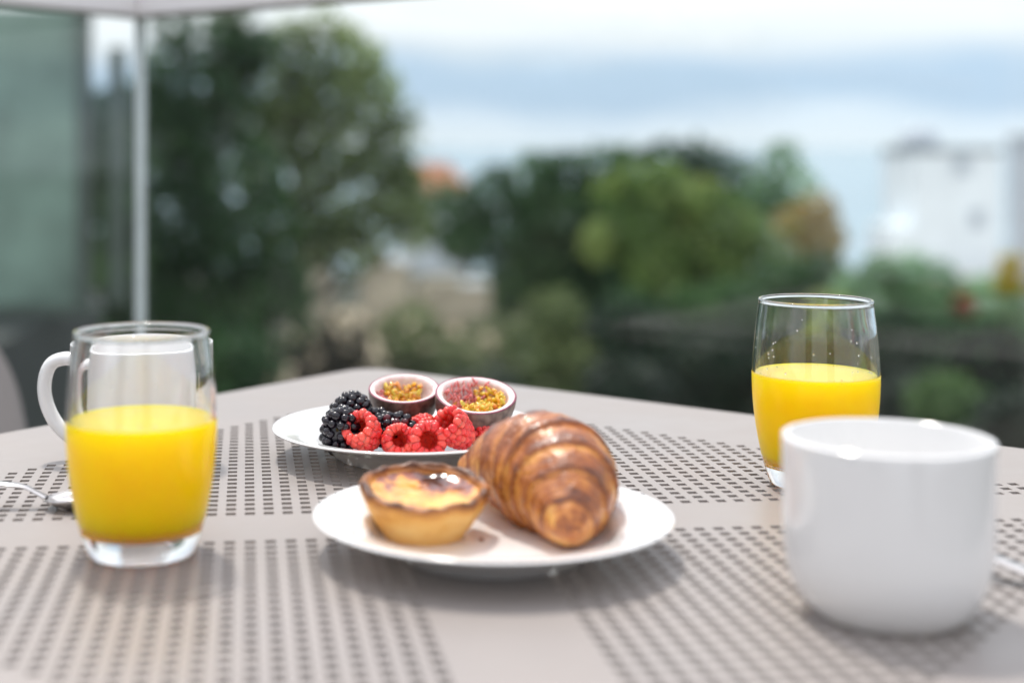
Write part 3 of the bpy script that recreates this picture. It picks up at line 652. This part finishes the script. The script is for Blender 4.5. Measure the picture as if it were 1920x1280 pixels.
# ------------------------------------------------------------------ croissant
M['crust'] = ramp_mat('croissant_crust', 'bake', [(0, (.74, .40, .11)), (.28, (.56, .215, .042)), (.55, (.34, .095, .017)), (1, (.10, .026, .009))], rough=.38, coat=.3, bump=.9, bump_scale=300, noise_scale=150, noise_w=.32)
CP = [(0, (13.29, -1.46, 2.5), .55), (0, (14.1, -2.1, 2.6), 1.35), (0, (15.15, -3.0, 2.85), 2.15), (0, (16.4, -4.3, 3.05), 2.8), (0, (17.25, -6.0, 2.95), 2.95), (0, (17.4, -7.8, 2.62), 2.55), (0, (17.2, -9.4, 2.1), 1.85), (0, (16.98, -10.8, 1.65), 1.02), (0, (16.85, -11.5, 1.42), .3)]
cpts = spline([Vector(q[1]) for q in CP], 28); crad = [q.x for q in spline([Vector((q[2], 0, 0)) for q in CP], 28)]
def croissant():
    n = len(cpts); seg = 132; V_, F_, bake = [], [], []
    s = [0]
    for i in range(1, n): s.append(s[-1] + (cpts[i] - cpts[i - 1]).length)
    tot = s[-1]; midp = tot * .47
    N = Vector((0, 0, 1)); org = Vector((13.3, -8.9, 0))
    for i in range(n):
        T = (cpts[min(i + 1, n - 1)] - cpts[max(i - 1, 0)]).normalized(); N = (N - T * N.dot(T)).normalized(); Bn = T.cross(N)
        for k in range(seg):
            a = 2 * PI * k / seg
            w = .30 * noise.noise(Vector((math.cos(a) * 1.3, math.sin(a) * 1.3, s[i] * .45))) + .16 * math.sin(a + .6)
            dd = abs(s[i] - midp) * (1.12 if s[i] > midp else .85) + w
            dd += .5
            ph = dd / 1.62 + .10 * noise.noise(Vector((a * .9, s[i] * .5, 11))); lay_n = math.floor(ph); fr = ph - lay_n
            rise = .070 * (fr ** 1.1) - .05 * math.exp(-(fr / .06) ** 2)
            # thin flaky leaves inside every roll of dough
            f2 = ph * 4.3 + 1.5 * noise.noise(Vector((math.cos(a) * 1.8, math.sin(a) * 1.8, s[i] * .9 + 20))); f2 -= math.floor(f2)
            fk = max(0, noise.noise(Vector((math.cos(a) * 3.1, math.sin(a) * 3.1, s[i] * 1.3 + 40))) + .35)
            rise += .042 * (f2 ** 2.5 - .35) * fk
            bl = max(0, noise.noise(Vector((math.cos(a) * 7, math.sin(a) * 7, s[i] * 2.2 + 60))) - .25) * .05
            r = crad[i] * (.97 + (rise + bl) * min(1, crad[i] / 1.6)) + .04 * noise.noise(Vector((math.cos(a) * 3, math.sin(a) * 3, s[i] * 1.2)))
            p_ = cpts[i] + N * (math.cos(a) * r) + Bn * (math.sin(a) * r)
            p_.z = max(p_.z, .47 + .012 * noise.noise(p_ * 2))
            V_.append((p_ - org) * P)
            up = math.cos(a)
            bk_ = .27 + .46 * fr ** 1.6 + .20 * up + .32 * noise.noise(Vector((math.cos(a) * 2.2, math.sin(a) * 2.2, s[i] * 1.4 + 5)))
            if fr < .10: bk_ -= .12
            bk_ += .30 * noise.noise(Vector((a * 1.1, s[i] * 7, 3))) + .22 * (f2 - .5) * min(1, fk * 2)
            if f2 > .84 and fk > .3: bk_ -= .34
            bake.append(min(max(bk_, 0), 1))
    for i in range(n - 1):
        for k in range(seg):
            k2 = (k + 1) % seg; F_.append((i * seg + k, i * seg + k2, (i + 1) * seg + k2, (i + 1) * seg + k))
    F_.append(tuple(range(seg))[::-1]); F_.append(tuple((n - 1) * seg + k for k in range(seg)))
    return V_, F_, bake
v, f, bk_ = croissant()
o = py_obj('croissant', v, f, M['crust'], None, True, ('bake', bk_)); fix(o); o.location = W(13.3, -8.9, 0)
tag(o, 'golden brown croissant with shiny ridged crust on the front plate', 'croissant')

# ------------------------------------------------------------------ custard tart
M['pastry'] = ramp_mat('tart_pastry', 'bake', [(0, (.76, .47, .15)), (.35, (.68, .33, .065)), (.65, (.40, .14, .026)), (1, (.085, .028, .012))], rough=.5, coat=.12, bump=.5, bump_scale=320, noise_scale=220, noise_w=.2, stretch=(1, 1, 3.5))
M['custard'] = ramp_mat('baked_custard', 'bake', [(0, (.86, .50, .09)), (.42, (.74, .31, .03)), (.64, (.26, .05, .018)), (1, (.045, .014, .012))], rough=.12, coat=.8, noise_scale=90, noise_w=.12)
tart = empty('custard_tart', W(10.5, -6.75, .46), 'small custard tart with scorched glossy top, beside the croissant', 'tart')
tart.rotation_euler = (math.radians(8), math.radians(1.5), 0)
def rimw(a): return .06 * math.sin(3 * a + .4) + .05 * math.sin(7 * a + 1) + .045 * math.sin(13 * a) + .03 * math.sin(23 * a + 2)
SP = [(0, 0), (1.75, 0), (1.95, .06), (2.2, .42), (2.52, .9), (2.76, 1.35), (2.98, 1.8), (3.13, 2.15), (3.16, 2.4), (3.05, 2.54), (2.88, 2.52), (2.74, 2.36), (2.6, 2.1), (2.5, 1.85), (0, 1.8)]
sp = smooth_profile(SP, 5); shell_bake = []
def tart_fn(r, z, a, i):
    k = max(0, (z - .3) / 2.1); fl = .035 * noise.noise(Vector((math.cos(a) * 3, math.sin(a) * 3, z * 7)))
    lay = .055 * math.sin(z * 26 + 3 * math.sin(a * 2) + 5 * noise.noise(Vector((math.cos(a) * 2, math.sin(a) * 2, z)))) * (1 if 1.3 < z < 2.45 else .3)
    return r + k * rimw(a) * .8 + fl + lay * .8, z + (k ** 2) * (rimw(a + 1.3) * .7) + (fl if z > .2 else 0)
v, f = lathe(sp, 120, P, tart_fn)
bk_ = []
for q in v:
    z = q.z / P; a = math.atan2(q.y, q.x); r = math.hypot(q.x, q.y) / P
    b_ = .10 + .10 * max(0, z - .8) + .65 * max(0, min(1, (z - 1.75) / .75)) ** 1.5 + .35 * noise.noise(Vector((math.cos(a) * 2.5, math.sin(a) * 2.5, z * 1.5))) * max(0, min(1, z / 1.6))
    if z < .25: b_ += .2
    bk_.append(min(max(b_, 0), 1))
sh = py_obj('pastry_shell', v, f, M['pastry'], tart, True, ('bake', bk_)); fix(sh)
CPf = [(0, 2.05), (.5, 2.05), (1.0, 2.03), (1.5, 2.01), (2.0, 2.04), (2.4, 2.11), (2.67, 2.18), (2.7, 1.9), (0, 1.7)]
v, f = lathe(smooth_profile(CPf, 6), 96, P, lambda r, z, a, i: (r, z + (.10 * noise.noise(Vector((math.cos(a) * r * .9, math.sin(a) * r * .9, 4))) + .035 * noise.noise(Vector((math.cos(a) * r * 3, math.sin(a) * r * 3, 9))) if z > 1.95 else 0)))
bk_ = []
for q in v:
    x, y = q.x / P, q.y / P
    n1 = noise.noise(Vector((x * .62 + 3, y * .5, 1))) + .28 * noise.noise(Vector((x * 2.6, y * 2.2, 8)))
    bk_.append(min(max(.43 + 1.0 * n1 + .15 * y, 0), 1))
cu_ = py_obj('custard', v, f, M['custard'], tart, True, ('bake', bk_)); fix(cu_)
# crumbs
rg = random.Random(3)
for u, v_, s, lab in ((13.2, -8.19, .13, 'dark pastry crumb between tart and croissant'), (18.9, -13.2, .09, 'tiny crumb on the right front of the plate well'), (20.4, -11.0, .07, 'tiny crumb on the right rim slope of the front plate')):
    bm = bmesh.new(); bmesh.ops.create_icosphere(bm, subdivisions=2, radius=s * P)
    for q in bm.verts: q.co *= 1 + .5 * noise.noise(q.co * 900); q.co.z *= .6
    rr = math.hypot(u - 13.3, v_ + 8.9)
    zz = float(np.interp(rr, [4.2, 5.1, 5.5, 5.85, 6.3, 7.3, 8.15], [.45, .5, .72, 1.18, 1.52, 1.86, 2.05]))
    me = bpy.data.meshes.new('crumb'); bm.to_mesh(me); bm.free(); a = me.attributes.new('bake', 'FLOAT', 'POINT'); a.data.foreach_set('value', [.75] * len(me.vertices))
    o = link('crumb', me, M['crust']); o.location = W(u, v_, zz + s * .5); tag(o, lab, 'crumb', 'crumbs on the front plate')

# ------------------------------------------------------------------ berries
ICO = {}
def ico(sub):
    if sub not in ICO:
        bm = bmesh.new(); bmesh.ops.create_icosphere(bm, subdivisions=sub, radius=1)
        ICO[sub] = (np.array([q.co[:] for q in bm.verts]), [tuple(q.index for q in fc.verts) for fc in bm.faces]); bm.free()
    return ICO[sub]
def balls(items, sub=2, stretch=.12):
    """items: (centre, radius, normal, tint): slightly flattened beads"""
    iv, if_ = ico(sub); V_, F_, T_ = [], [], []
    for c, r, nrm, t in items:
        n0 = sum(len(x) for x in V_)
        nrm = np.array(nrm) / np.linalg.norm(nrm)
        wv = np.array(c); pv_ = iv * r * (1 + .07 * np.sin(iv @ np.array([3.1, 2.3, 1.7]) + wv.sum() * 9))[:, None]; out = pv_ @ nrm; pv_ = pv_ + np.outer(out * stretch, nrm) + np.array(c)
        V_.append(pv_); T_ += [t] * len(iv); F_ += [tuple(i + n0 for i in q) for q in if_]
    return np.vstack(V_), F_, T_
M['raspberry'] = ramp_mat('raspberry_flesh', 'ripe', [(0, (.88, .16, .11)), (.5, (.78, .06, .055)), (1, (.55, .02, .03))], rough=.30, noise_scale=300, noise_w=.12, sss=.75, sss_rad=(1, .22, .14), sss_scale=.004, spec=.45)
M['raspberry_in'] = mat('raspberry_core', (.75, .09, .05), .5, sss=.8, sss_rad=(1, .25, .12), sss_scale=.004, noise_scale=400, noise_amt=.25)
M['blackberry'] = ramp_mat('blackberry_flesh', 'ripe', [(0, (.006, .005, .009)), (.7, (.012, .007, .014)), (1, (.09, .012, .02))], rough=.13, noise_scale=100, noise_w=.05, spec=.55)
def orient(axis): return Vector(axis).normalized().to_track_quat('Z', 'X').to_euler()
def raspberry(u, v_, z, R_, Ln, axis, lab, seed):
    """hollow cup of drupelets; axis points out of the open end"""
    rg = random.Random(seed); items = []; rows = 8
    for i in range(rows):
        t = i / (rows - 1)                    # 0 open rim .. 1 tip
        zz = Ln * (.5 - t * .93); rr = R_ * math.sqrt(max(.03, 1 - (max(0, t - .12) / .9) ** 2.0)) * .80
        if i == 0: rr *= .93
        dr = .262 * (R_ / 1.05) * (1 - .12 * t); n = max(3, int(2 * PI * rr / (dr * 1.36)))
        for k in range(n):
            a = 2 * PI * (k + .5 * (i % 2)) / n + rg.uniform(-.08, .08)
            items.append(((rr * math.cos(a), rr * math.sin(a), zz + rg.uniform(-.04, .04)), dr * rg.uniform(.9, 1.12), (math.cos(a), math.sin(a), .1 - t * .9), rg.uniform(.15, .8)))
    items.append(((0, 0, -Ln * .47), .26, (0, 0, -1), .5))
    V_, F_, T_ = balls(items)
    e = empty('raspberry', W(u, v_, z), lab, 'raspberry', 'raspberries on the back plate'); e.rotation_euler = orient(axis)
    py_obj('drupelets', V_ * P, F_, M['raspberry'], e, True, ('ripe', T_))
    v, f = lathe(smooth_profile([(R_ * .70, Ln * .56), (R_ * .64, Ln * .40), (R_ * .52, Ln * .1), (R_ * .34, -Ln * .15), (0, -Ln * .26)], 4), 32)
    py_obj('hollow_core', v, f, M['raspberry_in'], e)
raspberry(9.13, 10.86, 1.85, 1.12, 2.2, (-.45, -.62, .62), 'leftmost raspberry, its hollow facing up left, against the blackberries', 1)
raspberry(10.98, 10.55, 1.45, .98, 1.9, (.12, -.85, .35), 'second raspberry from the left, smaller, hollow facing forward', 2)
raspberry(12.75, 10.1, 1.55, 1.12, 2.0, (.05, -.95, .28), 'raspberry in the middle of the row with a round dark hollow', 3)
raspberry(12.75, 12.5, 1.70, 1.02, 2.0, (.2, .8, -.1), 'raspberry peeping over the middle of the front row', 4)
raspberry(14.75, 10.4, 2.0, 1.12, 2.4, (-.62, -.45, .6), 'largest raspberry, right in the front row, beside the croissant', 5)
raspberry(16.35, 12.0, 1.75, .98, 1.9, (.5, .6, .1), 'rightmost raspberry, half hidden by the croissant', 6)
def blackberry(u, v_, z, R_, Ln, axis, lab, seed):
    rg = random.Random(seed); items = []; rows = max(6, int(Ln / .36))
    for i in range(rows):
        t = (i + .5) / rows * PI; rr = R_ * math.sin(t) ** .72 * .84; zz = -Ln * .5 * math.cos(t) * .9
        dr = .265; n = max(3, int(2 * PI * max(rr, .2) / (dr * 1.62)))
        for k in range(n):
            a = 2 * PI * (k + .5 * (i % 2)) / n + rg.uniform(-.12, .12)
            items.append(((rr * math.cos(a), rr * math.sin(a), zz + rg.uniform(-.05, .05)), dr * rg.uniform(.88, 1.15), (math.cos(a) * math.sin(t), math.sin(a) * math.sin(t), -math.cos(t)), 1.0 if rg.random() < .07 else rg.uniform(0, .6)))
    items.append(((0, 0, Ln * .46), .26, (0, 0, 1), .3)); items.append(((0, 0, -Ln * .46), .26, (0, 0, -1), .3))
    V_, F_, T_ = balls(items)
    e = empty('blackberry', W(u, v_, z), lab, 'blackberry', 'blackberries on the back plate'); e.rotation_euler = orient(axis)
    py_obj('drupelets', V_ * P, F_, M['blackberry'], e, True, ('ripe', T_))
    v, f = lathe(smooth_profile([(0, -Ln * .42), (R_ * .6, -Ln * .3), (R_ * .8, 0), (R_ * .6, Ln * .3), (0, Ln * .42)], 3), 24)
    me_o = py_obj('core', v, f, M['blackberry'], e, True, ('ripe', [.2] * len(v)))
blackberry(7.65, 11.3, 2.05, 1.22, 2.75, (.15, -.1, 1), 'front left blackberry, touching the leftmost raspberry', 11)
blackberry(8.25, 13.6, 2.45, 1.28, 3.3, (.62, .35, .75), 'largest blackberry, leaning behind the front left one', 12)
blackberry(9.8, 13.2, 1.95, 1.1, 2.3, (.9, .3, .25), 'blackberry in the middle, mostly hidden below the left passion fruit', 13)
blackberry(11.05, 12.1, 1.85, 1.15, 2.5, (.92, -.35, .05), 'rightmost blackberry, lying behind the second raspberry', 14)

# small bubbles round the juice surface, droplets clinging inside the tumblers
M['bubble'] = mat('juice_bubble', (1.0, .78, .25), .1, coat=.6, noise_scale=200, noise_amt=.05)
for k, jn in enumerate(('orange_juice', 'orange_juice.001')):
    rg = random.Random(30 + k); it = []
    for _ in range(46):
        a = rg.uniform(0, 2 * PI) if rg.random() < .5 else rg.gauss(4.4, .5); r = inner_r(JL) - abs(rg.gauss(.10, .16)) - .03
        sz = rg.uniform(.02, .055); it.append(((r * math.cos(a), r * math.sin(a), JL + sz * .35), sz, (0, 0, 1), 0))
    V_, F_, T_ = balls(it, 1); o = py_obj('bubbles', V_ * P, F_, M['bubble'], bpy.data.objects[jn]); o['kind'] = 'stuff'
    it = []
    for _ in range(34):
        a = rg.uniform(0, 2 * PI); z = rg.uniform(JL + .25, 9.2) if rg.random() < .4 else JL + abs(rg.gauss(.2, .7)) + .2; r = inner_r(z) - .005
        sz = rg.uniform(.025, .075); it.append(((r * math.cos(a), r * math.sin(a), z), sz, (math.cos(a), math.sin(a), 0), 0))
    V_, F_, T_ = balls(it, 2, -.6); o = py_obj('droplets', V_ * P, F_, M['tumbler'], bpy.data.objects[jn.replace('orange_juice', 'juice_tumbler')]); o['kind'] = 'stuff'

# ------------------------------------------------------------------ passion fruit halves
M['rind'] = mat('passion_fruit_rind', (.12, .066, .054), .5, noise_scale=170, noise_amt=.4, second=(.21, .14, .11), bump=.35, bump_scale=250)
M['rind_edge'] = mat('purple_rind_edge', (.22, .04, .075), .45, noise_scale=200, noise_amt=.3)
M['pith'] = mat('white_pink_pith', (.80, .62, .62), .55, sss=.4, sss_rad=(1, .5, .4), sss_scale=.003, noise_scale=150, noise_amt=.16, second=(.84, .76, .73), bump=.4, bump_scale=400)
M['pulp'] = ramp_mat('passion_fruit_pulp', 'ripe', [(0, (.55, .17, .13)), (.35, (.72, .30, .06)), (.7, (.80, .48, .03)), (1, (.62, .50, .05))], rough=.12, coat=.5, noise_scale=300, noise_w=.15, sss=.5, sss_rad=(1, .5, .1), sss_scale=.003)
M['fibre'] = mat('pink_pulp_fibre', (.62, .20, .20), .4, sss=.4, sss_rad=(1, .3, .2), sss_scale=.002, noise_scale=300, noise_amt=.3)
M['seed'] = mat('dark_seed', (.02, .026, .014), .2, noise_scale=300, noise_amt=.3)
def passion(u, v_, z, R_, Dp, axis, lab, seed, fill):
    rg = random.Random(seed)
    e = empty('passion_fruit_half', W(u, v_, z), lab, 'passion fruit', 'passion fruit halves'); e.rotation_euler = orient(axis)
    wob = lambda r, z_, a, i: (r * (1 + .03 * math.sin(2 * a + seed) + .015 * math.sin(3 * a)), z_ + .04 * math.sin(2 * a + 1 + seed) * (1 if z_ > -.4 else 0))
    out = [(R_ * math.sin(t), -Dp * math.cos(t)) for t in np.linspace(0, PI / 2, 12)]
    v, f = lathe(out + [(R_ * .998, .03), (R_ * .975, .055)], 64, P, wob); q = py_obj('rind', v, f, M['rind'], e); fix(q)
    v, f = lathe([(R_ * .998, .034), (R_ * .985, .07), (R_ * .955, .075), (R_ * .94, .05)], 64, P, wob); py_obj('rind_edge', v, f, M['rind_edge'], e)
    ins = [(R_ * .955, .062), (R_ * .90, .075), (R_ * .855, .03), (R_ * .81, -.10)] + [(R_ * .80 * math.cos(t), -.10 - Dp * .55 * math.sin(t)) for t in np.linspace(.12, PI / 2, 9)]
    ins[-1] = (0, ins[-1][1]); v, f = lathe(smooth_profile(ins, 3), 64, P, wob); py_obj('pith', v, f, M['pith'], e)
    it, seeds, fib = [], [], []
    for a0, a1, r0, r1, n, zt, tn in fill:
        for _ in range(int(n * 1.7)):
            a = rg.uniform(a0, a1); r = R_ * rg.uniform(r0, r1); zz = -Dp * .55 * math.sqrt(max(0, 1 - (r / (R_ * .78)) ** 2)) * .8 + rg.uniform(-.1, zt)
            c = (r * math.cos(a), r * math.sin(a), min(zz, .22))
            s = rg.uniform(.07, .165)
            if tn < .2: fib.append((c, s * .55, (rg.uniform(-1, 1), rg.uniform(-1, 1), 1), 0))
            else:
                it.append((c, s, (rg.uniform(-1, 1), rg.uniform(-1, 1), rg.uniform(.2, 1)), min(1, max(0, rg.gauss(tn, .18)))))
                if rg.random() < .11: seeds.append(((c[0], c[1], c[2] + s * .55), s * .66, (rg.uniform(-1, 1), rg.uniform(-1, 1), .3), 0))
    V_, F_, T_ = balls(it, 2, 1.1); py_obj('pulp', V_ * P, F_, M['pulp'], e, True, ('ripe', T_))
    if fib: V_, F_, T_ = balls(fib, 1, 2.6); py_obj('fibres', V_ * P, F_, M['fibre'], e)
    for c, s, nn, t in seeds:
        V_, F_, T_ = balls([((0, 0, 0), s, nn, 0)], 2); so = py_obj('seed', V_ * P * np.array([1, .75, .7]), F_, M['seed'], e); so.location = Vector(c) * P
passion(12.0, 15.8, 3.80, 2.36, 3.1, (-.02, -.24, 1), 'left passion fruit half with a hollow pale centre', 21,
        [(-.9, .9, .35, .72, 46, .55, .62), (2.5, 3.6, .5, .74, 22, .5, .55), (.9, 2.3, .5, .72, 18, .3, .1), (0, 6.28, .3, .7, 18, .1, .1)])
passion(16.3, 13.4, 3.72, 2.62, 3.2, (.04, -.30, 1), 'right passion fruit half filled with yellow pulp and dark seeds', 22,
        [(2.2, 3.7, .3, .78, 46, .9, .8), (3.6, 5.2, .1, .74, 72, .75, .8), (-.9, 1.2, .3, .74, 80, .7, .1), (0, 6.28, .0, .5, 26, .5, .7), (5.2, 6.0, .3, .7, 24, .6, .6)])
